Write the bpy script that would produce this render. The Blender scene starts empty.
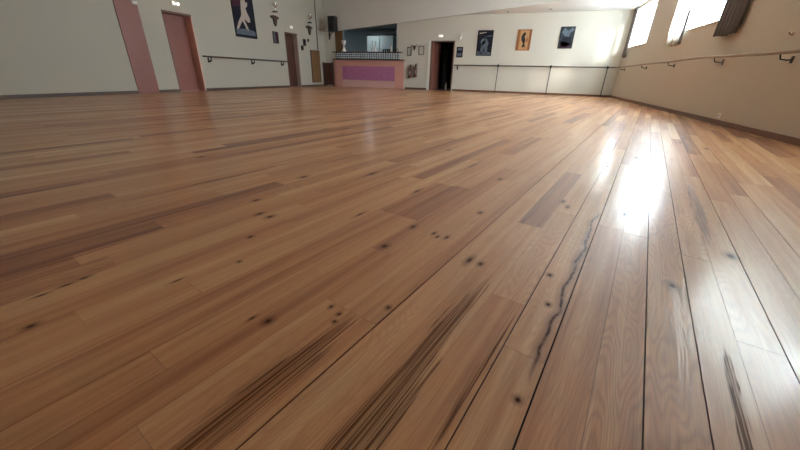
import bpy, bmesh, math, random
from mathutils import Vector, Matrix
random.seed(7)
S = bpy.context.scene
COL = S.collection
PI = math.pi
XL, XR, YF, YB = -9.73, 3.0, 15.77, -4.0      # side walls, far wall, wall behind the camera
ZL, ZC = 2.9, 3.9                             # low ceiling over the far end, main ceiling

# ------------------------------------------------------------------ materials
def new_mat(name):
    m = bpy.data.materials.new(name); m.use_nodes = True
    nt = m.node_tree; b = nt.nodes['Principled BSDF']
    return m, nt, b
def mat(name, col, rough=0.6, metal=0.0, bump=0.0, scale=40.0, vary=0.06, spec=0.5, stretch=None):
    m, nt, b = new_mat(name); N, L = nt.nodes, nt.links
    b.inputs['Roughness'].default_value = rough
    b.inputs['Metallic'].default_value = metal
    b.inputs['Specular IOR Level'].default_value = spec
    tc = N.new('ShaderNodeTexCoord'); mp = N.new('ShaderNodeMapping')
    if stretch: mp.inputs['Scale'].default_value = stretch
    L.new(tc.outputs['Object'], mp.inputs['Vector'])
    no = N.new('ShaderNodeTexNoise'); no.inputs['Scale'].default_value = scale; no.inputs['Detail'].default_value = 4
    L.new(mp.outputs[0], no.inputs['Vector'])
    mx = N.new('ShaderNodeMix'); mx.data_type = 'RGBA'
    mx.inputs['A'].default_value = tuple(c * (1 - vary) for c in col) + (1,)
    mx.inputs['B'].default_value = tuple(min(1, c * (1 + vary)) for c in col) + (1,)
    L.new(no.outputs['Fac'], mx.inputs['Factor'])
    L.new(mx.outputs['Result'], b.inputs['Base Color'])
    if bump:
        bp = N.new('ShaderNodeBump'); bp.inputs['Strength'].default_value = bump; bp.inputs['Distance'].default_value = 0.01
        L.new(no.outputs['Fac'], bp.inputs['Height']); L.new(bp.outputs[0], b.inputs['Normal'])
    return m
def emis(name, col, s):
    m, nt, b = new_mat(name)
    b.inputs['Base Color'].default_value = (.8, .8, .8, 1)
    b.inputs['Emission Color'].default_value = col + (1,)
    b.inputs['Emission Strength'].default_value = s
    return m

M = dict(
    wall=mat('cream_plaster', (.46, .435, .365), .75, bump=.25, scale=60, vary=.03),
    wall_f=mat('cream_plaster_far_lit', (.60, .57, .49), .75, bump=.25, scale=60, vary=.03),  # same plaster as the left wall, lightened: stronger daylight put into the colour
    wall_r=mat('cream_plaster_right_bounce', (.56, .485, .375), .75, bump=.25, scale=60, vary=.03),  # same plaster tinted browner: warm bounce off the floor put into the colour
    ceil=mat('ceiling_paint', (.76, .755, .72), .85, scale=8, vary=.02),
    beam=mat('bulkhead_paint', (.74, .74, .70), .8, scale=8, vary=.02),
    pink=mat('pink_paint', (.25, .088, .066), .45, scale=5, vary=.05),
    pinklight=mat('pale_pink_reveal', (.80, .47, .39), .5, scale=5, vary=.04),
    darkdoor=mat('dark_brown_door', (.08, .028, .02), .45, scale=12, vary=.15),
    reveal=mat('door_reveal', (.42, .34, .29), .7),
    brownframe=mat('brown_frame', (.14, .07, .045), .5),
    skirt=mat('brown_skirting', (.15, .065, .033), .5, scale=10, vary=.15),
    skirt_d=mat('dark_skirting', (.09, .055, .04), .5, scale=10, vary=.15),
    rail=mat('handrail_wood', (.22, .12, .06), .4, scale=20, vary=.25, stretch=(1, 1, .1)),
    raildark=mat('handrail_dark', (.07, .045, .035), .4),
    railwood=mat('handrail_worn', (.26, .17, .095), .45, scale=9, vary=.4),
    iron=mat('black_iron', (.02, .018, .017), .4, metal=.4),
    barpink=mat('bar_salmon', (.66, .33, .27), .4, scale=6, vary=.06),
    magenta=mat('bar_magenta', (.48, .18, .34), .4, scale=9, vary=.22),
    plinth=mat('bar_plinth', (.70, .44, .40), .45),
    darktop=mat('bar_dark_top', (.06, .03, .022), .3),
    teal=mat('kitchen_wall', (.36, .42, .44), .7),
    fridge=mat('fridge_enamel', (.55, .66, .68), .3),
    black=mat('black_plastic', (.012, .012, .013), .5),
    brownwood=mat('ochre_wood', (.18, .092, .032), .5, scale=14, vary=.2, stretch=(1, 1, .2)),
    white=mat('white_ceramic', (.82, .80, .76), .3),
    silver=mat('polished_metal', (.75, .74, .72), .25, metal=.9),
    darkwood=mat('dark_wood', (.08, .042, .028), .45, scale=14, vary=.2),
    red=mat('extinguisher_red', (.13, .03, .022), .35),
    paper=mat('print_paper', (.48, .46, .40), .6),
    curtain=mat('grey_curtain', (.15, .13, .12), .9, bump=.3, scale=120, vary=.08),
    blackroom=mat('dark_room_wall', (.05, .05, .06), .8),
    darkfloor=mat('dark_room_floor', (.09, .10, .13), .4),
    winframe=mat('white_window_frame', (.75, .74, .70), .5),
    orange=mat('poster_orange', (.30, .12, .045), .6, scale=15, vary=.25, spec=.15),
    orangelight=mat('poster_pale_orange', (.50, .28, .13), .6, scale=25, vary=.2, spec=.15),
    navy=mat('poster_navy', (.018, .018, .028), .7, scale=9, vary=.6, spec=.15),
    slate=mat('poster_slate', (.035, .045, .05), .7, scale=9, vary=.6, spec=.15),
    purple=mat('poster_plum', (.07, .02, .035), .5, scale=6, vary=.3, spec=.15),
    greyblue=mat('poster_greyblue', (.12, .145, .18), .7, scale=14, vary=.5, spec=.15),
    pale=mat('poster_pale_figure', (.50, .42, .36), .6, scale=12, vary=.15, spec=.15),
    charcoal=mat('poster_charcoal', (.022, .02, .02), .7, spec=.15),
    sky=None,
    lamp=emis('emergency_lamp_lit', (1.0, .97, .85), 1.4),
    downlamp=emis('downlight_lamp', (1.0, .93, .8), .6),
)

def glazing(SKY):
    # overexposed daylight glazing: lets the low sun through and glows with the white sky behind it
    m, nt, b = new_mat('bright_glazing'); N, L = nt.nodes, nt.links
    e = N.new('ShaderNodeEmission'); e.inputs['Color'].default_value = (.77, .91, 1.0, 1); e.inputs['Strength'].default_value = SKY
    t = N.new('ShaderNodeBsdfTransparent'); t.inputs['Color'].default_value = (.9, .9, .9, 1)
    a = N.new('ShaderNodeAddShader'); L.new(e.outputs[0], a.inputs[0]); L.new(t.outputs[0], a.inputs[1])
    L.new(a.outputs[0], N['Material Output'].inputs['Surface']); return m

def tile_mat():
    m, nt, b = new_mat('white_tiles_dark_grout'); N, L = nt.nodes, nt.links
    tc = N.new('ShaderNodeTexCoord'); sp = N.new('ShaderNodeSeparateXYZ'); cb = N.new('ShaderNodeCombineXYZ')
    L.new(tc.outputs['Object'], sp.inputs[0]); L.new(sp.outputs['X'], cb.inputs['X']); L.new(sp.outputs['Z'], cb.inputs['Y'])
    br = N.new('ShaderNodeTexBrick'); br.offset = 0; br.inputs['Scale'].default_value = 1
    br.inputs['Brick Width'].default_value = .117; br.inputs['Row Height'].default_value = .083
    br.inputs['Mortar Size'].default_value = .013; br.inputs['Mortar Smooth'].default_value = .1
    br.inputs['Color1'].default_value = (.75, .80, .84, 1); br.inputs['Color2'].default_value = (.55, .62, .66, 1)
    br.inputs['Mortar'].default_value = (.02, .025, .035, 1)
    L.new(cb.outputs[0], br.inputs['Vector']); L.new(br.outputs['Color'], b.inputs['Base Color'])
    b.inputs['Roughness'].default_value = .25
    return m
M['tiles'] = tile_mat()

def fold_mat():
    m, nt, b = new_mat('thin_white_curtain'); N, L = nt.nodes, nt.links
    b.inputs['Base Color'].default_value = (.9, .9, .87, 1); b.inputs['Roughness'].default_value = .9
    tr = N.new('ShaderNodeBsdfTranslucent'); tr.inputs['Color'].default_value = (.95, .95, .92, 1)
    mx = N.new('ShaderNodeMixShader'); mx.inputs[0].default_value = .85
    L.new(b.outputs[0], mx.inputs[1]); L.new(tr.outputs[0], mx.inputs[2])
    L.new(mx.outputs[0], N['Material Output'].inputs['Surface'])
    return m
M['voile'] = fold_mat()

# ------------------------------------------------------------------ mesh helpers
class MB:
    """collects shapes into one mesh"""
    def __init__(s): s.bm = bmesh.new()
    def box(s, x0, x1, y0, y1, z0, z1, bev=0):
        r = bmesh.ops.create_cube(s.bm, size=1)
        for v in r['verts']:
            v.co = Vector((x0 + (v.co.x + .5) * (x1 - x0), y0 + (v.co.y + .5) * (y1 - y0), z0 + (v.co.z + .5) * (z1 - z0)))
        if bev:
            es = list({e for v in r['verts'] for e in v.link_edges})
            bmesh.ops.bevel(s.bm, geom=es, offset=bev, segments=2, affect='EDGES', profile=.5)
        return s
    def tube(s, pts, r, n=10):
        pts = [Vector(p) for p in pts]; rings = []
        for i, p in enumerate(pts):
            d = (pts[min(i + 1, len(pts) - 1)] - pts[max(i - 1, 0)]).normalized()
            up = Vector((0, 0, 1)) if abs(d.z) < .9 else Vector((1, 0, 0))
            a = d.cross(up).normalized(); b = d.cross(a)
            rr = r[i] if isinstance(r, (list, tuple)) else r
            rings.append([s.bm.verts.new(p + (a * math.cos(t) + b * math.sin(t)) * rr) for t in [2 * PI * k / n for k in range(n)]])
        for A, B in zip(rings, rings[1:]):
            for k in range(n): s.bm.faces.new((A[k], A[(k + 1) % n], B[(k + 1) % n], B[k]))
        s.bm.faces.new(rings[0][::-1]); s.bm.faces.new(rings[-1])
        return s
    def lathe(s, c, prof, n=20):
        """prof: list of (radius, height) above c, turned about the vertical"""
        c = Vector(c)
        return s.tube([c + Vector((0, 0, h)) for _, h in prof], [max(r, .0005) for r, _ in prof], n)
    def poly(s, pts, axis, a, b):
        """prism: 2D outline pts extruded along axis from a to b"""
        def P(u, v, w): return {'x': (w, u, v), 'y': (u, w, v), 'z': (u, v, w)}[axis]
        A = [s.bm.verts.new(P(u, v, a)) for u, v in pts]; B = [s.bm.verts.new(P(u, v, b)) for u, v in pts]
        n = len(pts)
        s.bm.faces.new(A[::-1]); s.bm.faces.new(B)
        for k in range(n): s.bm.faces.new((A[k], A[(k + 1) % n], B[(k + 1) % n], B[k]))
        return s
    def ball(s, c, r, sc=(1, 1, 1)):
        q = bmesh.ops.create_uvsphere(s.bm, u_segments=16, v_segments=10, radius=r)
        for v in q['verts']: v.co = Vector(c) + Vector((v.co.x * sc[0], v.co.y * sc[1], v.co.z * sc[2]))
        return s
    def build(s, name, m, parent=None, origin=None):
        bmesh.ops.recalc_face_normals(s.bm, faces=s.bm.faces[:])
        if origin is None:
            origin = Vector((0, 0, 0))
            if parent is None:
                xs = [v.co for v in s.bm.verts]
                origin = Vector(((min(v.x for v in xs) + max(v.x for v in xs)) / 2, (min(v.y for v in xs) + max(v.y for v in xs)) / 2, min(v.z for v in xs)))
        base = wloc(parent) if parent else Vector((0, 0, 0))
        o = Vector(origin) if parent is None else base
        for v in s.bm.verts: v.co -= o
        me = bpy.data.meshes.new(name); s.bm.to_mesh(me); s.bm.free()
        me.materials.append(m if not isinstance(m, str) else M[m])
        ob = bpy.data.objects.new(name, me); COL.objects.link(ob)
        if parent: ob.parent = parent
        else: ob.location = o
        return ob
def wloc(o):
    v = Vector(o.location)
    while o.parent: o = o.parent; v += o.location
    return v
def smooth(o, ang=40):
    for p in o.data.polygons: p.use_smooth = True
    try: o.data.set_sharp_from_angle(angle=math.radians(ang))
    except Exception: pass
    return o
def tag(o, label=None, cat=None, group=None, kind=None):
    if label: o['label'] = label
    if cat: o['category'] = cat
    if group: o['group'] = group
    if kind: o['kind'] = kind
    return o
def thing(name, loc, label, cat, group=None):
    o = bpy.data.objects.new(name, None); COL.objects.link(o); o.location = loc; o.empty_display_size = .1
    return tag(o, label, cat, group)
def struct(name, mb, m, label=None):
    return tag(mb.build(name, m), label, None, None, 'structure')
def copy_tree(o, parent=None):
    c = o.copy(); COL.objects.link(c); c.parent = parent
    for ch in [k for k in bpy.data.objects if k.parent == o]: copy_tree(ch, c)
    return c

# ------------------------------------------------------------------ floor of pine boards
AZ = .260                                   # boards run 15 degrees off the side walls
Ux, Uy = math.sin(AZ), math.cos(AZ)         # along the boards
Vx, Vy = math.cos(AZ), -math.sin(AZ)        # across the boards

KNOTS = [  # (u, v, half length, half width) of knots in the wood
 (.39,-.71,.014,.011),(.37,-.757,.012,.004),(.54,-.615,.008,.006),(.53,-.572,.007,.006),(.50,-.56,.007,.006),(.52,-1.07,.008,.006),
 (.33,-1.12,.018,.004),(.11,-1.37,.022,.006),(.05,-1.36,.018,.005),(.155,-1.375,.016,.006),(0,-1.2,.014,.010),(1.05,-.35,.014,.009),
 (1.13,-.12,.011,.008),(.95,-.085,.010,.007),(.56,-.06,.009,.008),(1.32,.24,.022,.012),(.83,-1.41,.02,.011),(.84,-1.34,.022,.013),
 (.93,-1.59,.02,.011),(1.38,-1.74,.032,.016),(1.73,-1.44,.04,.014),(1.13,-1.02,.035,.006),(.94,-.72,.018,.012),(1.23,-2.79,.03,.018),
 (.66,-1.22,.012,.009),(1.17,-.73,.02,.010),(1.17,-.62,.016,.007),(1.17,-.555,.016,.007),(1.15,-.59,.013,.006),(1.53,-.55,.02,.010),
 (.64,-.475,.008,.007),(1.99,-.24,.028,.010),(1.91,-.20,.025,.009),(2.19,-.68,.03,.012),(2.42,-.98,.12,.008),(1.05,-.395,.03,.010)]
rk = random.Random(3)
for _ in range(34): KNOTS.append((rk.uniform(1.5, 7), rk.uniform(-4.5, 1.2), rk.uniform(.02, .05), rk.uniform(.008, .016)))
STREAKS = [  # (u, v, half length, half width, strength) of dark resin streaks
 (.38,-.292,.66,.040,1.2),(.30,-.275,.40,.040,1.0),(.20,-.525,.38,.045,1.0),(2.35,.388,.60,.030,1.2),(.78,.338,.30,.014,.9),(.60,-.163,.34,.020,.55),
 (1.60,-1.42,.5,.02,.4),(1.0,-2.1,.6,.03,.45),(1.9,-1.9,.7,.03,.45),(2.4,-2.4,.6,.04,.4),(3.6,-.9,.6,.02,.5),
 (3.0,-1.7,.5,.025,.45),(.25,-1.58,.5,.02,.4),(1.7,-.335,.35,.016,.45),(4.6,-2.6,.9,.03,.5)]

def floor_mat():
    m, nt, b = new_mat('oiled_pine_boards'); N, L = nt.nodes, nt.links
    def math_(op, a, c=None, cl=False):
        n = N.new('ShaderNodeMath'); n.operation = op; n.use_clamp = cl
        for i, v in enumerate((a, c)):
            if v is None: continue
            if isinstance(v, (int, float)): n.inputs[i].default_value = v
            else: L.new(v, n.inputs[i])
        return n.outputs[0]
    def noise(vec, scale=1, det=3, rough=.5, dist=0):
        n = N.new('ShaderNodeTexNoise'); n.inputs['Scale'].default_value = scale; n.inputs['Detail'].default_value = det
        n.inputs['Roughness'].default_value = rough; n.inputs['Distortion'].default_value = dist
        L.new(vec, n.inputs['Vector']); return n.outputs['Fac']
    def ramp(fac, *st):
        r = N.new('ShaderNodeValToRGB'); e = r.color_ramp.elements
        while len(e) < len(st): e.new(.5)
        for k, (p, c) in enumerate(st): e[k].position = p; e[k].color = (c, c, c, 1) if isinstance(c, (int, float)) else tuple(c) + (1,)
        L.new(fac, r.inputs[0]); return r.outputs[0]
    uv = N.new('ShaderNodeUVMap'); uv.uv_map = 'boards'
    at = N.new('ShaderNodeAttribute'); at.attribute_name = 'board'; at.attribute_type = 'GEOMETRY'
    sc = N.new('ShaderNodeSeparateColor'); L.new(at.outputs['Color'], sc.inputs[0])
    tone, ident, fig = sc.outputs[0], sc.outputs[1], sc.outputs[2]
    sp = N.new('ShaderNodeSeparateXYZ'); L.new(uv.outputs[0], sp.inputs[0])
    u, v = sp.outputs['X'], sp.outputs['Y']
    idz = math_('MULTIPLY', ident, 57.0)
    def cv(su, sv, zz=None):
        c = N.new('ShaderNodeCombineXYZ'); L.new(math_('MULTIPLY', u, su), c.inputs[0]); L.new(math_('MULTIPLY', v, sv), c.inputs[1])
        if zz is None: L.new(idz, c.inputs[2])
        else: c.inputs[2].default_value = zz
        return c.outputs[0]
    # growth rings: contour lines of a smooth field much longer than wide
    field = noise(cv(1.3, 9), 1, 2, .45)
    rings = math_('SINE', math_('MULTIPLY', field, 170.0))
    rings = math_('MULTIPLY', math_('ADD', rings, 1.0), .5)
    rings = math_('POWER', rings, 1.6)
    fib = noise(cv(5, 320), 1, 3, .6)
    broad = noise(cv(.7, 24), 1, 3, .6)
    # knots and streaks
    warp = noise(cv(6, 14), 1, 2)
    wv = N.new('ShaderNodeCombineXYZ'); L.new(u, wv.inputs[0])
    L.new(math_('ADD', v, math_('MULTIPLY', math_('SUBTRACT', warp, .5), .03)), wv.inputs[1])
    def ell(cu, cvv, hu, hv, src):
        s1 = N.new('ShaderNodeVectorMath'); s1.operation = 'SUBTRACT'; L.new(src, s1.inputs[0]); s1.inputs[1].default_value = (cu, cvv, 0)
        s2 = N.new('ShaderNodeVectorMath'); s2.operation = 'MULTIPLY'; L.new(s1.outputs[0], s2.inputs[0]); s2.inputs[1].default_value = (1 / hu, 1 / hv, 0)
        s3 = N.new('ShaderNodeVectorMath'); s3.operation = 'LENGTH'; L.new(s2.outputs[0], s3.inputs[0]); return s3.outputs['Value']
    acc = None
    for k in KNOTS:
        e = ell(k[0], k[1], k[2], k[3], uv.outputs[0]); acc = e if acc is None else math_('MINIMUM', acc, e)
    knot = ramp(math_('MULTIPLY', acc, .33), (.12, 1.0), (.36, .45), (.8, 0))
    st = None
    for s_ in STREAKS:
        e = ell(s_[0], s_[1], s_[2], s_[3], wv.outputs[0])
        f = math_('MULTIPLY', math_('SUBTRACT', 1.0, math_('POWER', e, 2.0), True), s_[4] * 1.5)
        st = f if st is None else math_('MAXIMUM', st, f)
    fibre = ramp(noise(cv(2.2, 130), 1, 3, .65), (.35, 1.0), (.65, 0))
    stk = math_('MULTIPLY', math_('SUBTRACT', math_('ADD', math_('MULTIPLY', st, .85), fibre), .78), 2.6, True)
    lines = ramp(noise(cv(2.4, 330), 1, 2, .5), (.44, 0), (.56, 1.0))
    stk = math_('MULTIPLY', math_('MULTIPLY', stk, math_('MULTIPLY', st, 5.0, True)), math_('ADD', math_('MULTIPLY', lines, .66), .34))
    # a wavy resin crack running along one near board
    wob = noise(cv(6, .01, 0.0), 1, 2, .5)
    cen = math_('SUBTRACT', math_('MULTIPLY', math_('SUBTRACT', wob, .5), .06), .056)
    dist = math_('ABSOLUTE', math_('SUBTRACT', v, cen))
    crack = math_('SUBTRACT', 1.0, math_('MULTIPLY', dist, 150.0), True)
    halo = math_('MULTIPLY', math_('SUBTRACT', 1.0, math_('MULTIPLY', dist, 42.0), True), .75)
    ext = ramp(math_('MULTIPLY', u, .4), (.24, 0), (.29, 1), (.72, 1), (.80, 0))
    halo = math_('MULTIPLY', halo, ext)
    crack = math_('MULTIPLY', math_('MULTIPLY', crack, ramp(noise(cv(25, 1, 3.0), 1, 2), (.4, .45), (.55, 1))), ext)
    # colour
    base = N.new('ShaderNodeValToRGB'); e = base.color_ramp.elements
    cols = [(0, (.19, .050, .018)), (.22, (.36, .132, .050)), (.5, (.53, .250, .108)), (.8, (.65, .365, .180)), (1, (.76, .48, .27))]
    while len(e) < len(cols): e.new(.5)
    for k, (p, c) in enumerate(cols): e[k].position = p; e[k].color = c + (1,)
    t = math_('ADD', tone, math_('MULTIPLY', math_('SUBTRACT', broad, .5), 1.0))
    L.new(t, base.inputs[0])
    def darken(col, fac, c):
        x = N.new('ShaderNodeMix'); x.data_type = 'RGBA'; L.new(fac, x.inputs['Factor']); L.new(col, x.inputs['A'])
        x.inputs['B'].default_value = c + (1,); return x.outputs['Result']
    ringf = math_('MULTIPLY', rings, math_('ADD', math_('MULTIPLY', fig, .36), .03))
    c1 = darken(base.outputs[0], ringf, (.24, .095, .045))
    c2 = darken(c1, math_('MULTIPLY', ramp(fib, (.45, 0), (.66, 1)), .22), (.18, .07, .03))
    c3 = darken(c2, math_('MULTIPLY', stk, .85), (.06, .014, .005))
    c4 = darken(darken(c3, halo, (.20, .075, .035)), crack, (.035, .014, .009))
    c5 = darken(c4, knot, (.06, .018, .008))
    L.new(c5, b.inputs['Base Color'])
    rg = math_('ADD', math_('MULTIPLY', noise(cv(3, 12), 1, 3), .16), ROUGH)
    L.new(rg, b.inputs['Roughness'])
    b.inputs['Coat Weight'].default_value = .30; b.inputs['Coat Roughness'].default_value = .17; b.inputs['Coat IOR'].default_value = 1.5

    keep = math_('SUBTRACT', 1.0, math_('MULTIPLY', math_('MAXIMUM', math_('MAXIMUM', knot, stk), crack), .85), True)
    L.new(math_('MULTIPLY', keep, SPEC), b.inputs['Specular IOR Level'])
    L.new(math_('MULTIPLY', keep, .42), b.inputs['Coat Weight'])
    hb = math_('ADD', math_('MULTIPLY', rings, math_('MULTIPLY', fig, .42)), math_('MULTIPLY', fib, .12))
    hb = math_('SUBTRACT', hb, math_('MULTIPLY', math_('MAXIMUM', crack, stk), 1.0))
    bp = N.new('ShaderNodeBump'); bp.inputs['Strength'].default_value = .5; bp.inputs['Distance'].default_value = .0009
    L.new(hb, bp.inputs['Height']); L.new(bp.outputs[0], b.inputs['Normal']); L.new(bp.outputs[0], b.inputs['Coat Normal'])
    return m
ROUGH, SPEC = .34, .5

def make_floor():
    bm = bmesh.new(); uvl = bm.loops.layers.uv.new('boards'); cl = bm.loops.layers.float_color.new('board')
    # joints between boards near the camera, (position, gap width)
    J = [(-1.49,.0005),(-1.38,.0005),(-1.28,.0004),(-1.19,.0009),(-1.09,.0005),(-.985,.0011),(-.85,.0015),(-.755,.0009),(-.655,.0004),(-.555,.0005),
         (-.455,.0040),(-.355,.0004),(-.245,.0005),(-.140,.0030),(-.035,.0036),(.07,.0006),(.167,.0032),(.28,.0026),(.372,.0005),(.47,.0028),(.58,.0012),(.678,.0018)]
    r = random.Random(11)
    v = J[0][0]; pre = []
    while v > -17: v -= r.uniform(.095, .112); pre.append((v, r.choice((.0004, .0006, .001, .0016))))
    J = pre[::-1] + J
    v = J[-1][0]
    while v < 9: v += r.uniform(.095, .112); J.append((v, r.choice((.0004, .0008, .0016))))
    fixed = {  # column index is found by its left joint: list of (start u, end u, tone, figure)
        -.655: [(-2, .055, .42, .3), (.055, .56, .55, .3), (.56, 2.2, .58, .3)],
        -.555: [(-2, .057, .42, .3), (.057, .56, .40, .2), (.56, 2.6, .48, .3)],
        -.455: [(-2, 1.9, .62, .4), (1.9, 4.2, .66, .3)],
        -.355: [(-2, 1.53, .62, .3), (1.53, 2.7, .20, .4), (2.7, 4.6, .6, .3)],
        -.245: [(-2, .9, .50, .2), (.9, 1.8, .62, .5), (1.8, 3.6, .66, .3)],
        -.140: [(-2, .7, .62, .2), (.7, 2.4, .66, .3), (2.4, 4, .7, .3)],
        -.035: [(-2, 1.75, .48, .45), (1.75, 3.3, .70, .3)],
        .07: [(-2, 1.72, .56, .9), (1.72, 3.6, .70, .7)],
        .167: [(-2, 3.4, .62, 1.0)],
        .28: [(-2, 1.62, .62, .2), (1.62, 3.9, .66, .8)],
        .372: [(-2, 1.1, .60, .3), (1.1, 3.2, .66, .6)],
        .47: [(-2, 2.6, .62, .3)],
        -.755: [(-2, .9, .34, .1), (.9, 2.5, .42, .2)],
        -.85: [(-2, .15, .56, .1), (.15, 1.24, .58, .1), (1.24, 1.86, .22, .2), (1.86, 3.4, .6, .2)],
        -.985: [(-2, 1.24, .46, .2), (1.24, 1.84, .26, .2), (1.84, 3, .6, .3)],
    }
    def quad(u0, u1, v0, v1, tone, fig):
        ident = r.random()
        pts = [(u0, v0), (u1, v0), (u1, v1), (u0, v1)]
        top = [bm.verts.new((a * Ux + c * Vx, a * Uy + c * Vy, 0)) for a, c in pts]
        bot = [bm.verts.new((a * Ux + c * Vx, a * Uy + c * Vy, -.006)) for a, c in pts]
        fs = [(bm.faces.new(top[::-1]), pts[::-1])]
        for k in range(4):
            j = (k + 1) % 4
            fs.append((bm.faces.new((top[k], top[j], bot[j], bot[k])), [pts[k], pts[j], pts[j], pts[k]]))
        for f, pp in fs:
            for lp, p in zip(f.loops, pp): lp[uvl].uv = p; lp[cl] = (tone if f is fs[0][0] else -3, ident, fig, 1)
    for (va, ga), (vb, gb) in zip(J, J[1:]):
        key = next((k for k in fixed if abs(k - va) < .003), None)
        segs = []
        us, ue = -9.0, 20.0
        if key is not None: segs += fixed[key]; u = segs[-1][1]
        else: u = us
        while u < ue:
            ln = r.uniform(.7, 2.4)
            t = min(.95, max(.05, r.gauss(.56, .18)))
            if r.random() < .10: t = r.uniform(.08, .25)
            segs.append((u, u + ln, t, r.random() ** 5)); u += ln
        if key is not None:
            u = -2
            while u > us:
                ln = r.uniform(.8, 2.4); segs.append((u - ln, u, r.gauss(.5, .15), r.random() ** 4)); u -= ln
        for (a, c, t, fg) in segs: quad(a, c - .0007, va + ga / 2, vb - gb / 2, t, fg)
    for co, no in (((XL - .35, 0, 0), (-1, 0, 0)), ((XR, 0, 0), (1, 0, 0)), ((0, YB, 0), (0, -1, 0)), ((0, YF, 0), (0, 1, 0))):
        bmesh.ops.bisect_plane(bm, geom=bm.verts[:] + bm.edges[:] + bm.faces[:], plane_co=co, plane_no=no, clear_outer=True)
    me = bpy.data.meshes.new('floor'); bm.to_mesh(me); bm.free()
    me.materials.append(floor_mat())
    o = bpy.data.objects.new('floor', me); COL.objects.link(o); tag(o, None, None, None, 'structure')
    # black underlay seen in the gaps
    return o
floor_ob = make_floor()
sub = MB().box(XL - .35, XR, YB, YF + .2, -.03, -.005)
struct('floor', sub, mat('underlay', (.02, .012, .008), .9))

# ------------------------------------------------------------------ room shell
T = .3
w = MB()
D1a, D1b, D2a, D2b = 7.60, 8.52, 12.76, 13.61
w.box(XL - T, XL, YB, D1a, 0, ZC).box(XL - T, XL, D1a, D1b, 2.07, ZC).box(XL - T, XL, D1b, D2a, 0, ZC)
w.box(XL - T, XL, D2a, D2b, 2.08, ZC).box(XL - T, XL, D2b, YF + .2, 0, ZC)
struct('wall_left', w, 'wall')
BX0, BX1 = -9.15, -6.0                     # bar opening
w = MB()
w.box(XL, BX0, YF, YF + .2, 0, ZL).box(BX0, BX1, YF, YF + .2, 0, 1.1).box(BX1, -4.38, YF, YF + .2, 0, ZL)
w.box(-4.38, -3.34, YF, YF + .2, 1.97, ZL).box(-3.34, XR, YF, YF + .2, 0, ZL)
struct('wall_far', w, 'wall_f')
WINS = [(13.02, 15.25), (8.35, 11.15), (3.6, 5.5)]
ZS, ZT = 1.66, 2.82
w = MB(); prev = YF + .2
for a, c in WINS:
    w.box(XR, XR + T, c, prev, 0, ZC); w.box(XR, XR + T, a, c, 0, ZS); w.box(XR, XR + T, a, c, ZT, ZC); prev = a
w.box(XR, XR + T, YB, prev, 0, ZC)
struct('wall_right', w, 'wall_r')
struct('wall_back', MB().box(XL, XR, YB - .2, YB, 0, ZC), 'wall')
struct('ceiling', MB().box(XL, XR, YB, YF, ZC, ZC + .1), 'ceil')
# bulkhead: a slanting wall face above the far end, its lower edge rising to the right
A = Vector((XL, 15.70)); Bp = Vector((XR, 13.09)); dn = (Bp - A).normalized(); nn = Vector((-dn.y, dn.x))
bm = bmesh.new()
def zbot(x): return 2.345 + (x + 9.73) * .0525 if x < .71 else 2.9
rows = []
for x in (XL, -5.5, -2.3, .71, XR):
    p = A + (Bp - A) * ((x - XL) / (XR - XL)); q = p + nn * .10
    rows.append([bm.verts.new((p.x, p.y, zbot(x))), bm.verts.new((p.x, p.y, ZC)), bm.verts.new((q.x, q.y, ZC)), bm.verts.new((q.x, q.y, zbot(x)))])
for a, c in zip(rows, rows[1:]):
    for k in range(4): bm.faces.new((a[k], a[(k + 1) % 4], c[(k + 1) % 4], c[k]))
bm.faces.new(rows[0]); bm.faces.new(rows[-1][::-1])
mb = MB(); mb.bm = bm
struct('wall_bulkhead', mb, 'beam')
struct('ceiling', MB().poly([(XL, 15.80), (XR, 13.19), (XR, YF), (XL, YF)], 'z', ZL, ZL + .08), 'ceil')

# skirting
def sk(name, segs, m):
    for s_ in segs: struct(name, MB().box(*s_, 0, .075, bev=.004), m)
sk('baseboard_left', [(XL, XL + .015, YB, D1a), (XL, XL + .015, D1b, D2a), (XL, XL + .015, D2b, YF)], 'skirt_d')
sk('baseboard_far', [(-5.55, -4.50, YF - .015, YF)], 'skirt_d')
sk('baseboard_far', [(-3.30, XR, YF - .015, YF)], 'skirt')
sk('baseboard_right', [(XR - .018, XR, YB, YF)], 'skirt')

# pink vertical band left of the first door
struct('trim_1', MB().box(XL, XL + .02, 6.41, 6.97, 0, ZC), 'pink')
struct('trim_2', MB().box(-4.50, -4.40, YF - .03, YF, 0, 1.97), mat('pale_trim', (.75, .72, .66), .6))

# door 1, left wall: recessed pink leaf with reveals
def recessed_door(n, a, c, top, depth, leafm, revm, headm, hz):
    d = struct('door_%d' % n, MB().box(XL - depth - .04, XL - depth, a + .03, c - .03, 0.005, top - .05, bev=.003), leafm)
    MB().box(XL - depth - .04, XL - .001, c - .03, c, 0, top - .05).build('door_jamb', revm, d)
    MB().box(XL - depth - .04, XL - .001, a, a + .03, 0, top - .05).build('door_jamb', headm, d)
    MB().box(XL - depth - .04, XL - .001, a, c, top - .05, top).build('door_head', headm, d)
    h = MB().tube([(XL - depth, hz, 1.02), (XL - depth + .05, hz, 1.02), (XL - depth + .055, hz + (.1 if hz < (a + c) / 2 else -.1), 1.02)], .009)
    smooth(h.build('door_handle', 'iron', d))
recessed_door(1, D1a, D1b, 2.07, .24, 'pink', 'pinklight', 'brownframe', D1a + .12)
recessed_door(2, D2a, D2b, 2.08, .20, 'darkdoor', 'reveal', 'brownframe', D2a + .12)

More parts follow.
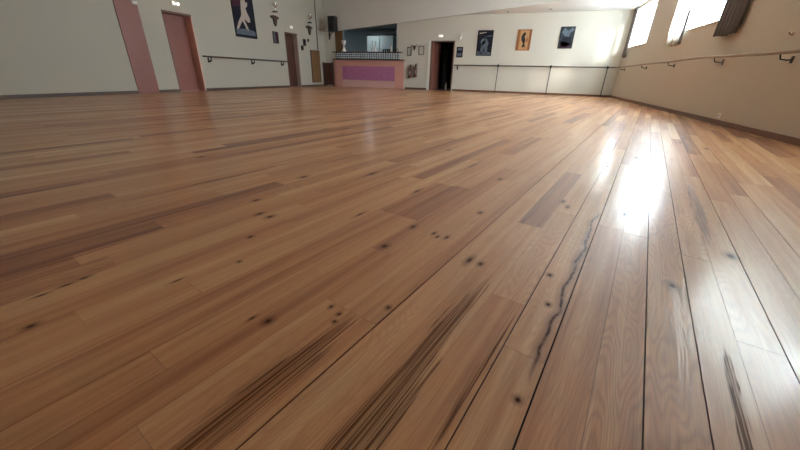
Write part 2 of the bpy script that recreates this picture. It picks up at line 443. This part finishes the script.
# door 3, far wall: open pink leaf, dark room behind
d3 = struct('door_3', MB().poly([(-4.33, YF + .12), (-4.29, YF + .12), (-4.19, YF + .98), (-4.23, YF + .985)], 'z', .01, 1.93), 'pink')
MB().box(-4.38, -4.33, YF - .015, YF + .2, 0, 1.97).build('door_jamb', 'brownframe', d3)
MB().box(-3.39, -3.34, YF - .015, YF + .2, 0, 1.97).build('door_jamb', 'brownframe', d3)
MB().box(-4.38, -3.34, YF - .015, YF + .2, 1.93, 1.97).build('door_head', 'brownframe', d3)
MB().tube([(-4.19, YF + .9, 1.02), (-4.14, YF + .9, 1.02), (-4.14, YF + .8, 1.02)], .009).build('door_handle', 'iron', d3)
w = MB().box(-4.75, -4.65, YF + .2, YF + 2.8, 0, 2.5).box(-2.9, -2.8, YF + .2, YF + 2.8, 0, 2.5).box(-4.75, -2.8, YF + 2.7, YF + 2.8, 0, 2.5)
w.box(-4.75, -2.8, YF + .2, YF + 2.8, 2.4, 2.5)
struct('wall_store', w, 'blackroom')
struct('floor_store', MB().box(-4.75, -2.8, YF, YF + 2.8, -.03, .002), 'darkfloor')

# windows of the right wall
def window(n, a, c):
    f = MB(); x0, x1 = XR + .22, XR + .27
    f.box(x0, x1, a, c, ZS, ZS + .045).box(x0, x1, a, c, ZT - .045, ZT)
    f.box(x0, x1, a, a + .045, ZS, ZT).box(x0, x1, c - .045, c, ZS, ZT)
    m = (a + c) / 2; f.box(x0, x1, m - .03, m + .03, ZS, ZT)
    o = struct('window_%d' % n, f, 'winframe')
    MB().box(XR + .275, XR + .28, a, c, ZS, ZT).build('pane', glazing((12.0, 27.0, 37.0)[n - 1]), o)
    MB().box(XR - .02, XR + .22, a, c, ZS - .03, ZS).build('window_sill', 'wall_r', o)
for i, (a, c) in enumerate(WINS): window(i + 1, a, c)

# ------------------------------------------------------------------ curtains
def curtain(a, c, z0, z1, m, label, x=XR - .09, folds=5, amp=.035, m2=None, twist=0):
    t = thing('curtain', (x, (a + c) / 2, z0), label, 'curtain')
    bm = bmesh.new(); nU, nV = folds * 8, 14; g = []
    for j in range(nV + 1):
        row = []; vz = j / nV
        for i in range(nU + 1):
            u = i / nU
            yy = a + (c - a) * (u * (.86 + .14 * vz) + .07 * (1 - vz))
            xx = x + amp * math.sin(u * folds * 2 * PI + .6 * math.sin(vz * 3)) * (1.1 - .3 * vz)
            row.append(bm.verts.new((xx, yy, z0 + (z1 - z0) * vz + .012 * math.sin(u * 9) * (1 - vz))))
        g.append(row)
    for j in range(nV):
        for i in range(nU): bm.faces.new((g[j][i], g[j][i + 1], g[j + 1][i + 1], g[j + 1][i]))
    mb = MB(); mb.bm = bm
    o = smooth(mb.build('cloth', m, t), 80)
    sd = o.modifiers.new('thick', 'SOLIDIFY'); sd.thickness = .004
    rd = MB().tube([(x, a + .004, z1 + .015), (x, c - .004, z1 + .015)], .012)
    rd.box(x - .01, XR, (a + c) / 2 - .02, (a + c) / 2 + .02, z1 + .0, z1 + .03)
    rd.build('curtain_rod', 'iron', t)
    return t
curtain(14.85, 15.2, 1.36, 2.84, M['curtain'], 'narrow grey curtain hanging in the far right corner beside the window', folds=3, amp=.03)
curtain(10.36, 10.72, 1.38, 2.84, M['voile'], 'thin white sunlit curtain strip, farther from the camera, at the middle window', folds=2, amp=.03)
curtain(9.95, 10.27, 1.38, 2.84, M['voile'], 'wider white sunlit curtain strip between two dark strips at the middle window', folds=2, amp=.04)
curtain(10.285, 10.345, 1.38, 2.84, M['curtain'], 'thin dark curtain line between the two white strips', folds=1, amp=.02)
curtain(9.84, 9.94, 1.38, 2.0, M['curtain'], 'short dark curtain edge on the camera side of the white strips', folds=1, amp=.02)
curtain(3.5, 5.6, 1.50, 2.84, M['voile'], 'thin white unseen curtain added to dim the nearest window', folds=9, amp=.03)  # out of view, added to soften this window's glare on the near floor
curtain(7.50, 8.24, 1.36, 2.84, M['curtain'], 'wide dark grey curtain on the camera side of the middle window', folds=5, amp=.04)

# ------------------------------------------------------------------ barres
def bracket_right(y, par, z=1.0, x=XR - .15):
    b = MB().box(XR - .012, XR, y - .02, y + .02, z - .12, z - .04)
    b.tube([(XR, y, z - .075), (XR - .05, y, z - .085), (x + .02, y, z - .075), (x, y, z - .02)], .009, 8)
    return smooth(b.build('bracket', 'iron', par))
t = thing('ballet_barre', (XR - .14, 10.2, 1.0), 'long wooden ballet barre running along the right wall under the windows', 'barre')
rr = [(XR - .14, y, 1.04 - .02 * max(0, 8.2 - y) + .004 * math.sin(y * 1.7)) for y in [15.5 - .5 * k for k in range(28)]]
smooth(MB().tube(rr, .021, 12).build('rail', 'railwood', t))
for y in (14.75, 12.15, 10.0, 7.75, 5.98, 3.9, 2.0): bracket_right(y, t, 1.04 - .02 * max(0, 8.2 - y), XR - .14)

t = thing('ballet_barre', (XL + .13, 10.7, .98), 'dark wooden ballet barre fixed to the left wall between the two doors', 'barre')
smooth(MB().tube([(XL + .13, 8.54, .99), (XL + .13, 12.66, .99)], .022, 12).build('rail', 'raildark', t))
for y in (8.82, 10.7, 12.35):
    b = MB().box(XL, XL + .012, y - .025, y + .025, .82, .96).tube([(XL, y, .86), (XL + .07, y, .85), (XL + .13, y, .90), (XL + .13, y, .97)], .024, 8)
    smooth(b.build('bracket', 'iron', t))

t = thing('ballet_barre', (-.1, YF - .16, 1.0), 'thin dark ballet barre on slim posts along the far wall under the posters', 'barre')
yb = YF - .16
smooth(MB().tube([(-3.26, yb, 1.035), (-.2, yb, 1.04), (XR - .04, yb, 1.045)], .023, 12).build('rail', 'raildark', t))
b = MB().box(-3.17, -3.11, YF - .012, YF, .86, 1.0).tube([(-3.14, YF, .92), (-3.14, YF - .1, .90), (-3.14, yb, 1.02)], .014, 8)
smooth(b.build('bracket', 'iron', t))
for x in (-1.42, .61, 2.60):
    p = smooth(MB().tube([(x, yb, .006), (x, yb, 1.02)], .016, 10).build('post', 'iron', t))
    smooth(MB().lathe((x, yb, 0), [(.04, 0), (.04, .008), (.018, .014)], 14).build('foot', 'iron', p))
    c = MB().ball((x, yb, 1.04), .05).tube([(x, yb, 1.06), (x, YF, 1.09)], .012, 8)
    smooth(c.build('clamp', 'iron', p))

# ------------------------------------------------------------------ pictures
def wallpoly(axis, pos, thick, pts):
    """flat shape lying on a wall; axis x = left wall, y = far wall"""
    return MB().poly(pts, axis, pos, pos + thick)
def far_picture(name, x0, x1, z0, z1, frame, back, shapes, label, cat='poster', group=None, fw=.02):
    t = thing(name, ((x0 + x1) / 2, YF, z0), label, cat, group)
    f = MB()
    for q in ((x0, x1, z0, z0 + fw), (x0, x1, z1 - fw, z1), (x0, x0 + fw, z0 + fw, z1 - fw), (x1 - fw, x1, z0 + fw, z1 - fw)):
        f.box(q[0], q[1], YF - .025, YF - .001, q[2], q[3])
    f.build('frame', frame, t)
    MB().box(x0 + fw, x1 - fw, YF - .015, YF - .002, z0 + fw, z1 - fw).build('print', back, t)
    W, H = x1 - x0, z1 - z0
    for nm, m, pts in shapes:
        MB().poly([(x0 + W * u, z0 + H * v) for u, v in pts], 'y', YF - .018, YF - .0155).build(nm, m, t)
    return t
far_picture('poster', -2.41, -1.78, 1.41, 2.34, 'charcoal', 'navy', [
    ('printed_figure', 'greyblue', [(.22,.1),(.30,.42),(.22,.55),(.30,.66),(.40,.70),(.43,.80),(.52,.80),(.54,.70),(.66,.62),(.75,.5),(.70,.36),(.72,.08),(.56,.10),(.50,.34),(.42,.08)]),
    ('printed_head', 'pale', [(.42,.72),(.44,.80),(.51,.80),(.53,.72),(.48,.68)]),
    ('printed_shirt', 'paper', [(.30,.44),(.40,.40),(.52,.44),(.56,.58),(.44,.64),(.34,.58)]),
    ('printed_floor', 'greyblue', [(.04,.03),(.96,.03),(.96,.14),(.04,.18)]),
    ('printed_title', 'pale', [(.10,.86),(.55,.90),(.55,.93),(.10,.90)]),
    ('printed_title', 'greyblue', [(.55,.76),(.95,.76),(.95,.79),(.55,.79)])],
    'dark poster with pale seated figure, leftmost of the three posters on far wall')
far_picture('poster', -.84, -.31, 1.61, 2.345, 'orange', 'orangelight', [
    ('printed_figure', 'charcoal', [(.40,.14),(.48,.34),(.32,.50),(.30,.68),(.42,.84),(.55,.88),(.60,.78),(.52,.66),(.62,.52),(.58,.34),(.66,.12),(.56,.18)]),
    ('printed_border', 'orange', [(.04,.03),(.20,.03),(.20,.97),(.04,.97)]),
    ('printed_border', 'orange', [(.84,.03),(.96,.03),(.96,.97),(.84,.97)]),
    ('printed_mark', 'orange', [(.66,.40),(.78,.42),(.80,.62),(.70,.60)])],
    'orange poster with a dark standing figure, middle of the three posters on far wall', fw=.03)
far_picture('poster', .715, 1.225, 1.68, 2.42, 'charcoal', 'slate', [
    ('printed_figure', 'greyblue', [(.08,.74),(.30,.95),(.52,.80),(.80,.95),(.95,.86),(.70,.70),(.62,.52),(.50,.60),(.40,.48),(.30,.62)]),
    ('printed_figure', 'navy', [(.20,.10),(.15,.40),(.34,.60),(.60,.50),(.80,.56),(.88,.20),(.60,.08)]),
    ('printed_figure', 'purple', [(.10,.06),(.14,.28),(.40,.34),(.72,.26),(.90,.10),(.60,.04)])],
    'dark blue poster with blurred dancers, rightmost of the three posters on far wall', fw=.015)
far_picture('picture', -3.24, -2.97, 1.34, 1.74, 'charcoal', 'navy', [
    ('printed_panel', 'greyblue', [(.15,.66),(.85,.66),(.85,.90),(.15,.90)]),
    ('printed_panel', 'greyblue', [(.15,.10),(.85,.10),(.85,.42),(.15,.42)])],
    'small dark notice on the far wall just right of the open doorway', 'picture', fw=.015)
far_picture('framed_picture', -5.48, -5.29, 1.39, 1.73, 'charcoal', 'paper', [], 'small thin black frame with pale paper, above fire extinguishers, nearer the bar', 'picture', fw=.02)
far_picture('framed_picture', -4.94, -4.70, 1.43, 1.78, 'charcoal', 'paper', [], 'small thin black frame with pale paper, the one nearer the open doorway', 'picture', fw=.02)
# horned ornament between the small frames
t = thing('wall_ornament', (-5.14, YF, 1.6), 'small brown wall ornament with spread horns between two black frames', 'ornament')
MB().poly([(-5.19, 1.78), (-5.09, 1.78), (-5.11, 1.66), (-5.14, 1.60), (-5.17, 1.66)], 'y', YF - .05, YF - .002).build('shield', 'darkwood', t)
for s_ in (-1, 1):
    smooth(MB().tube([(-5.14 + s_ * .03, YF - .05, 1.77), (-5.14 + s_ * .10, YF - .07, 1.80), (-5.14 + s_ * .15, YF - .06, 1.84)], [.022, .016, .006], 8).build('horn', 'rail', t))

def left_picture(name, y0, y1, z0, z1, frame, back, shapes, label, fw=.02, cat='picture'):
    t = thing(name, (XL, (y0 + y1) / 2, z0), label, cat)
    f = MB()
    for q in ((y0, y1, z0, z0 + fw), (y0, y1, z1 - fw, z1), (y0, y0 + fw, z0 + fw, z1 - fw), (y1 - fw, y1, z0 + fw, z1 - fw)):
        f.box(XL + .001, XL + .025, q[0], q[1], q[2], q[3])
    f.build('frame', frame, t)
    MB().box(XL + .002, XL + .015, y0 + fw, y1 - fw, z0 + fw, z1 - fw).build('print', back, t)
    W, H = y1 - y0, z1 - z0
    for nm, m, pts in shapes:
        MB().poly([(y0 + W * u, z0 + H * v) for u, v in pts], 'x', XL + .0155, XL + .018).build(nm, m, t)
    return t
left_picture('poster', 10.14, 11.14, 1.67, 3.07, 'charcoal', 'navy', [
    ('printed_curtain', 'purple', [(.04,.62),(.40,.66),(.40,.97),(.04,.97)]),
    ('printed_floor', 'greyblue', [(.05,.06),(.94,.06),(.94,.16),(.60,.20),(.05,.17)]),
    ('printed_figure', 'pale', [(.50,.98),(.44,.80),(.40,.62),(.38,.48),(.22,.34),(.08,.18),(.16,.16),(.32,.30),(.40,.36),(.52,.22),(.60,.14),(.64,.18),(.52,.36),(.50,.42),(.56,.38),(.66,.34),(.76,.36),(.76,.44),(.66,.56),(.62,.64),(.72,.70),(.74,.78),(.66,.76),(.60,.86),(.70,.98)])],
    'large dark poster of a pale dancer, high on the left wall above the barre', fw=.02, cat='poster')
left_picture('picture', 12.03, 12.34, 1.61, 2.02, 'darkwood', 'greyblue', [
    ('printed_panel', 'purple', [(.50,.10),(.90,.10),(.90,.90),(.50,.90)])],
    'small brown-framed picture on the left wall just left of the dark door', fw=.04)
left_picture('picture', 13.98, 14.17, 1.66, 1.93, 'darkwood', 'navy', [], 'tiny dark picture right of the dark door, the larger of two', fw=.02)
left_picture('picture', 14.33, 14.42, 1.84, 1.96, 'darkwood', 'navy', [], 'tiniest dark plaque under the right wall ornament, above the ochre panel', fw=.01)
# intercom handset beside the dark door
t = thing('wall_phone', (XL, 13.86, 1.46), 'small black wall telephone right of the dark door on left wall', 'telephone')
MB().box(XL, XL + .05, 13.80, 13.92, 1.48, 1.66, bev=.01).build('body', 'black', t)
smooth(MB().tube([(XL + .07, 13.82, 1.66), (XL + .10, 13.84, 1.58), (XL + .07, 13.84, 1.50)], [.028, .014, .028], 10).build('handset', 'black', t))

# trophy-like wall pieces
def wall_piece(y, z, s, label):
    t = thing('wall_ornament', (XL, y, z), label, 'ornament', None)
    x = XL + .10
    smooth(MB().lathe((x, y, z + .50 * s), [(.03, 0), (.035, .015), (.012, .03), (.014, .10), (.06, .14), (.085, .20), (.09, .26), (.075, .262), (.05, .18)], 20).build('cup', 'silver', t))
    MB().box(XL, x + .05, y - .07, y + .07, z + .46 * s, z + .50 * s, bev=.005).build('shelf', 'darkwood', t)
    sh = MB().poly([(y - .10, z + .36), (y + .10, z + .36), (y + .11, z + .22), (y + .06, z + .06), (y, z), (y - .06, z + .06), (y - .11, z + .22)], 'x', XL + .001, XL + .05)
    sh.build('shield', 'darkwood', t)
    for q in (-1, 1):
        MB().poly([(y + q * .08, z + .36), (y + q * .24, z + .33), (y + q * .22, z + .26), (y + q * .09, z + .24)], 'x', XL + .001, XL + .035).build('wing', 'darkwood', t)
    return t
wall_piece(12.24, 2.20, 1, 'silver cup above a brown winged shield on left wall, between large poster and dark door')
wall_piece(14.52, 2.12, 1, 'silver cup above a brown winged shield near the vertical pipe, right of the dark door')

def emergency(loc, axis, label, n=2, wdt=.22):
    t = thing('emergency_light', loc, label, 'light')
    x, y, z = loc
    if axis == 'x':
        MB().box(x, x + .05, y - wdt / 2, y + wdt / 2, z - .05, z + .05, bev=.01).build('housing', 'white' if n == 1 else 'winframe', t)
        for k in range(n):
            yy = y + (k - (n - 1) / 2) * .13
            l = smooth(MB().ball((x + .055, yy, z), .042, (.6, 1, 1)).build('lamp', 'lamp', t))
    else:
        MB().box(x - wdt / 2, x + wdt / 2, y - .05, y, z - .05, z + .05, bev=.01).build('housing', 'white', t)
        MB().box(x - wdt / 2 + .02, x + wdt / 2 - .02, y - .056, y - .05, z - .03, z + .03).build('lamp', 'lamp', t)
    return t
emergency((XL, 8.06, 2.27), 'x', 'lit twin-lamp emergency light above the pink door on left wall')
emergency((XL, 13.20, 2.28), 'x', 'small lit emergency light above the dark door on left wall', 1, .16)
emergency((-3.97, YF, 2.15), 'y', 'small lit emergency light above the open doorway on far wall', 1, .2)
t = thing('alarm_box', (-3.11, YF, 2.03), 'small beige box on the far wall up right of the open doorway', 'box')
MB().box(-3.15, -3.07, YF - .05, YF, 2.03, 2.22, bev=.008).build('body', 'winframe', t)
MB().tube([(-3.11, YF - .05, 2.17), (-3.11, YF - .058, 2.17)], .02).build('button', 'darkwood', t)
t = thing('junction_box', (XL, 6.9, 2.1), 'small beige box at top of the pink band on left wall', 'box')
MB().box(XL + .02, XL + .06, 6.84, 6.97, 2.07, 2.15, bev=.008).build('body', 'winframe', t)
MB().box(XL + .06, XL + .064, 6.87, 6.94, 2.09, 2.13).build('cover', 'white', t)

# ochre panel and the pipe on the left wall near the far corner
t = thing('wooden_panel', (XL, 14.83, .19), 'upright ochre wooden panel on left wall between dark door and bar', 'panel')
MB().box(XL + .016, XL + .04, 14.49, 15.16, .19, 1.51, bev=.004).build('board', 'brownwood', t)
fr = MB()
for q in ((14.47, 15.18, .17, .20), (14.47, 15.18, 1.50, 1.53), (14.47, 14.50, .2, 1.5), (15.15, 15.18, .2, 1.5)): fr.box(XL + .0, XL + .045, *q)
fr.build('edge_frame', 'darkwood', t)
tag(MB().tube([(XL + .02, 15.10, 1.54), (XL + .02, 15.10, ZC)], .016, 8).build('pipe', 'darkwood'), 'thin dark vertical pipe on the left wall above the ochre panel', 'pipe')

# low gate beside the bar
t = thing('low_gate', (-9.42, 15.42, 0), 'low dark red-brown gate between left wall and pink bar', 'gate')
MB().box(-9.66, -9.17, 15.42, 15.45, .06, 1.04, bev=.004).build('leaf', 'darkdoor', t)
MB().box(-9.70, -9.66, 15.40, 15.46, 0, 1.07, bev=.004).build('post', 'darkwood', t)
MB().box(-9.17, -9.13, 15.40, 15.46, 0, 1.07, bev=.004).build('post', 'darkwood', t)
MB().box(-9.60, -9.23, 15.405, 15.42, .16, .50).box(-9.60, -9.23, 15.405, 15.42, .58, .96).build('raised_panel', 'darkdoor', t)

# ------------------------------------------------------------------ bar
t = thing('bar_counter', (-7.45, 15.9, 0), 'salmon pink bar counter with magenta front panel and white tiled band under dark top', 'bar counter')
x0, x1, yb = -9.24, -5.62, 15.69
b = MB().box(x0, x1, yb + .03, YF - .001, 0, 1.19)
b.box(x0, -8.80, yb, yb + .03, 0, 1.19).box(-6.05, x1, yb, yb + .03, 0, 1.19).box(-8.80, -6.05, yb, yb + .03, .93, 1.19)
b.build('body', 'barpink', t)
MB().box(-8.80, -6.05, yb + .012, yb + .03, .32, .93).build('front_panel', 'magenta', t)
MB().box(-8.80, -6.05, yb + .004, yb + .03, 0, .31).build('plinth', 'plinth', t)
MB().box(x0 - .02, x1 + .02, yb - .10, YF - .001, 1.19, 1.225, bev=.008).build('ledge', 'darktop', t)
MB().box(-9.1, -5.85, yb + .03, YF - .001, 1.225, 1.50).build('tiled_band', 'tiles', t)
MB().box(-9.3, -5.70, yb - .02, YF - .001, 1.50, 1.54, bev=.008).build('countertop', 'darktop', t)
t2 = thing('serving_shelf', (-7.45, YF + .1, 1.2), 'dark serving shelf lying in the bar opening behind the tiled band', 'shelf')
MB().box(BX0 + .001, BX1 - .001, YF, YF + .5, 1.50, 1.538).build('board', 'darktop', t2)
MB().box(BX0 + .001, BX1 - .001, YF + .201, YF + .46, 0, 1.50).build('cabinet_body', 'teal', t2)

# opening cheek and kitchen behind
struct('trim_3', MB().box(-9.15, -8.76, YF + .0, YF + .04, 1.45, ZL - .001), 'brownwood')
w = MB().box(-10.1, -10.0, YF + .2, 18.4, 0, 2.7).box(-5.86, -5.76, YF + .2, 18.4, 0, 2.7).box(-10.1, -5.76, 18.3, 18.4, 0, 2.7)
struct('wall_kitchen', w, 'teal')
struct('ceiling_kitchen', MB().box(-10.1, -5.76, YF + .2, 18.4, 2.7, 2.8), 'teal')
struct('floor_kitchen', MB().box(-10.0, -5.86, YF + .2, 18.3, -.03, 0), 'darkfloor')
t = thing('refrigerator', (-7.5, 17.6, 0), 'large pale blue refrigerator with dark top in the kitchen behind the bar', 'refrigerator')
fx0, fx1, fy = -8.30, -6.86, 17.5
MB().box(fx0, fx1, fy + .04, fy + .7, .05, 2.38, bev=.01).build('body', 'fridge', t)
for a, c in ((fx0, -7.60), (-7.585, fx1)):
    dd = MB().box(a + .01, c, fy, fy + .035, .12, 2.33, bev=.008).build('door', 'fridge', t)
    hx = c - .07 if a == fx0 else a + .07
    MB().tube([(hx, fy, 1.3), (hx, fy - .04, 1.32), (hx, fy - .04, 1.8), (hx, fy, 1.82)], .01).build('handle', 'silver', dd)
MB().box(fx0 - .01, fx1 + .01, fy - .01, fy + .7, 2.38, 2.44).build('top_trim', 'black', t)

# things on the bar
ZTOP = 1.541
t = thing('goblet_lamp', (-8.66, YF + .0 - .06, ZTOP), 'white goblet-shaped lamp standing at the left end of the bar top', 'lamp')
gx, gy = -8.66, YF - .06
smooth(MB().lathe((gx, gy, ZTOP), [(.11, 0), (.11, .01), (.07, .08), (.02, .18), (.014, .24)], 20).build('base', 'white', t))
smooth(MB().lathe((gx, gy, ZTOP + .24), [(.014, 0), (.05, .05), (.09, .10), (.11, .22), (.108, .222)], 20).build('cup', 'white', t))
def bottle(x, y, z, h, r, m, name='bottle'):
    t = thing(name, (x, y, z), None, 'bottle')
    smooth(MB().lathe((x, y, z), [(r, 0), (r, h * .60), (r * .85, h * .68), (r * .38, h * .76), (r * .34, h * .93)], 14).build('body', m, t))
    smooth(MB().lathe((x, y, z + h * .93), [(r * .42, 0), (r * .42, h * .07)], 12).build('cap', 'darkwood' if m == 'white' else 'silver', t))
    return t
for x, h, lab in ((-7.17, .44, 'tall slim white bottle on the bar top, left of the pair'), (-7.02, .42, 'tall slim white bottle on the bar top, right of the pair'),
                  (-6.24, .30, 'short white bottle near the right end of the bar top')):
    tag(bottle(x, YF - .05, ZTOP, h, .035, 'white'), lab)
glass = thing('dark_glass', (-6.62, YF - .06, ZTOP), 'small dark glass in the row standing at right on bar top', 'glass', 'dark glasses on the bar top')
smooth(MB().lathe((-6.62, YF - .06, ZTOP), [(.03, 0), (.034, .005), (.04, .11), (.036, .11), (.03, .01)], 14).build('bowl', 'black', glass))
for x in (-6.52, -6.42, -6.33, -6.12, -6.02):
    g = copy_tree(glass); g.location.x = x
t = thing('bar_tap', (-5.93, YF - .06, ZTOP), 'small dark tap at the right end of the bar top', 'tap')
smooth(MB().tube([(-5.9, YF - .06, ZTOP), (-5.9, YF - .06, ZTOP + .10), (-5.9, YF - .14, ZTOP + .12)], .016).build('spout', 'black', t))

# loudspeaker
t = thing('loudspeaker', (-8.95, 15.35, 2.38), 'black loudspeaker on a wall bracket high above the left end of bar', 'loudspeaker')
MB().box(-9.13, -8.79, 15.14, 15.44, 2.34, 2.93, bev=.015).build('cabinet', 'black', t)
g = MB().box(-9.10, -8.82, 15.13, 15.14, 2.37, 2.90).build('grille', mat('speaker_grille', (.02, .02, .02), .8, scale=300, vary=.5), t)
for z, r_ in ((2.54, .12), (2.79, .06)):
    smooth(MB().tube([(-8.96, 15.131, z), (-8.96, 15.122, z)], [r_, r_ * .8], 24).build('driver', 'charcoal', g))
br = MB().box(-9.29, -9.23, 15.44, 15.47, 2.02, 2.52)
br.box(-9.29, -9.23, 15.46, 15.60, 2.42, 2.50)
br.tube([(-9.26, 15.45, 2.10), (-9.14, 15.40, 2.26), (-8.96, 15.32, 2.33)], .02, 8).box(-9.26, -8.90, 15.28, 15.46, 2.32, 2.34)
br.build('bracket', 'iron', t)

# fire extinguishers
def extinguisher(x, z, s, m, label):
    t = thing('fire_extinguisher', (x, YF - .09, z), label, 'fire extinguisher'); y = YF - .09
    smooth(MB().lathe((x, y, z), [(.05 * s, 0), (.062 * s, .02), (.062 * s, .36), (.05 * s, .42), (.02 * s, .45), (.02 * s, .47)], 18).build('cylinder', m, t))
    MB().box(x - .02, x + .09 * s, y - .02, y + .02, z + .47, z + .50).box(x - .02, x + .10 * s, y - .015, y + .015, z + .53, z + .55).box(x - .03, x + .01, y - .02, y + .02, z + .46, z + .55).build('valve', 'black', t)
    smooth(MB().tube([(x - .02, y, z + .48), (x - .09, y - .01, z + .42), (x - .09, y - .01, z + .2), (x - .07, y - .01, z + .04)], .013, 8).build('hose', 'black', t))
    smooth(MB().tube([(x - .07, y - .01, z + .12), (x - .07, y - .015, z - .02)], [.014, .035], 10).build('horn', 'black', t))
    MB().box(x - .025, x + .025, y - .067 * s, y - .05 * s, z + .14, z + .28).build('label_plate', 'paper', t)
    MB().box(x - .03, x + .03, y + .05, YF, z + .30, z + .36).build('wall_hook', 'black', t)
    return t
extinguisher(-5.28, .48, .9, 'red', 'dark red fire extinguisher hanging on far wall, the one nearer the bar')
extinguisher(-5.02, .52, 1.0, 'red', 'dark red fire extinguisher hanging on far wall, the one nearer the doorway')
# bottle on the floor of the dark room
tag(bottle(-3.72, YF + .55, .003, .34, .045, 'white'), 'pale bottle standing on the floor inside the open doorway')
t = tag(smooth(MB().lathe((-4.0, YF + 1.3, .003), [(.11, 0), (.13, .05), (.13, 1.6), (.11, 1.68), (.03, 1.72)], 20).build('fabric_roll', 'slate')), 'tall dark blue-grey roll standing inside the open doorway', 'roll')

# ------------------------------------------------------------------ right wall bits, ceiling lights
t = thing('wall_socket', (XR, 7.15, .12), 'small white power socket low on the right wall just above the skirting', 'socket')
MB().box(XR - .012, XR, 7.10, 7.19, .10, .18, bev=.004).build('plate', 'winframe', t)
for q in (7.13, 7.16): MB().tube([(XR - .013, q, .14), (XR - .0115, q, .14)], .008).build('hole', 'black', t)
for z, lab in ((1.53, 'small brown wall hook high above the barre at the right edge, upper'), (1.22, 'small brown wall hook just above the barre at the right edge, lower')):
    t = thing('wall_hook', (XR, 6.2, z), lab, 'hook')
    smooth(MB().tube([(XR, 6.2, z), (XR - .03, 6.2, z - .01), (XR - .045, 6.2, z + .02)], .008).build('hook', 'rail', t))
    smooth(MB().tube([(XR - .006, 6.2, z), (XR, 6.2, z)], .025, 16).build('rose', 'rail', t))
def downlight(x, y, label):
    t = thing('downlight', (x, y, ZL - .01), label, 'light')
    smooth(MB().lathe((x, y, ZL - .012), [(.075, 0), (.085, .004), (.085, .012)], 20).build('ring', 'winframe', t))
    smooth(MB().lathe((x, y, ZL - .016), [(.05, 0), (.052, .004)], 20).build('lamp', 'charcoal', t))
downlight(-1.30, 15.35, 'small dark ceiling downlight above the leftmost far posters')
downlight(.22, 15.0, 'small ceiling downlight above the rightmost poster on far wall')

# ------------------------------------------------------------------ light and camera
wd = bpy.data.worlds.new('World'); S.world = wd; wd.use_nodes = True
bg = wd.node_tree.nodes['Background']; bg.inputs[0].default_value = (.8, .9, 1, 1); bg.inputs[1].default_value = 1.0

sl = bpy.data.lights.new('Sun', 'SUN'); sl.energy = 5; sl.angle = math.radians(9); sl.color = (1, .97, .9)
so = bpy.data.objects.new('Sun', sl); COL.objects.link(so)
el = math.radians(13.5); so.rotation_euler = Vector((-.36 * math.cos(el), .933 * math.cos(el), -math.sin(el))).to_track_quat('-Z', 'Y').to_euler()
kl = bpy.data.lights.new('kitchen_fill', 'AREA'); kl.energy = 9; kl.size = .5; kl.color = (.9, .97, 1)  # unseen fill light, added to brighten the kitchen behind the bar
ko = bpy.data.objects.new('kitchen_fill', kl); COL.objects.link(ko); ko.location = (-7.9, 16.8, 2.66)
cam = bpy.data.cameras.new('Camera'); co = bpy.data.objects.new('Camera', cam); COL.objects.link(co)
cam.sensor_width = 36; cam.lens = 36 * 328.4 / 800; cam.clip_start = .02; cam.clip_end = 200
th, ro, phi = .4315, -.0261, .342
ex = Vector((math.cos(phi), -math.sin(phi), 0)); ey = Vector((math.sin(phi), math.cos(phi), 0))
def tr(v): return Vector((v.dot(ex), v.dot(ey), v.z))
r0 = Vector((1, 0, 0)); d0 = Vector((0, -math.sin(th), -math.cos(th))); w0 = Vector((0, math.cos(th), -math.sin(th)))
cr = tr(r0 * math.cos(ro) + d0 * math.sin(ro)); cd = tr(d0 * math.cos(ro) - r0 * math.sin(ro)); cw = tr(w0)
mx = Matrix((cr, -cd, -cw)).transposed().to_4x4(); mx.translation = Vector((0, 0, .642))
co.matrix_world = mx
S.camera = co
S.view_settings.view_transform = 'Standard'; S.view_settings.look = 'None'
S.view_settings.gamma = 1; S.view_settings.exposure = 0.12; S.view_settings.use_curve_mapping = False
S.cycles.use_denoising = True
S.cycles.max_bounces = 10; S.cycles.diffuse_bounces = 7; S.cycles.glossy_bounces = 4
S.cycles.sample_clamp_indirect = 8
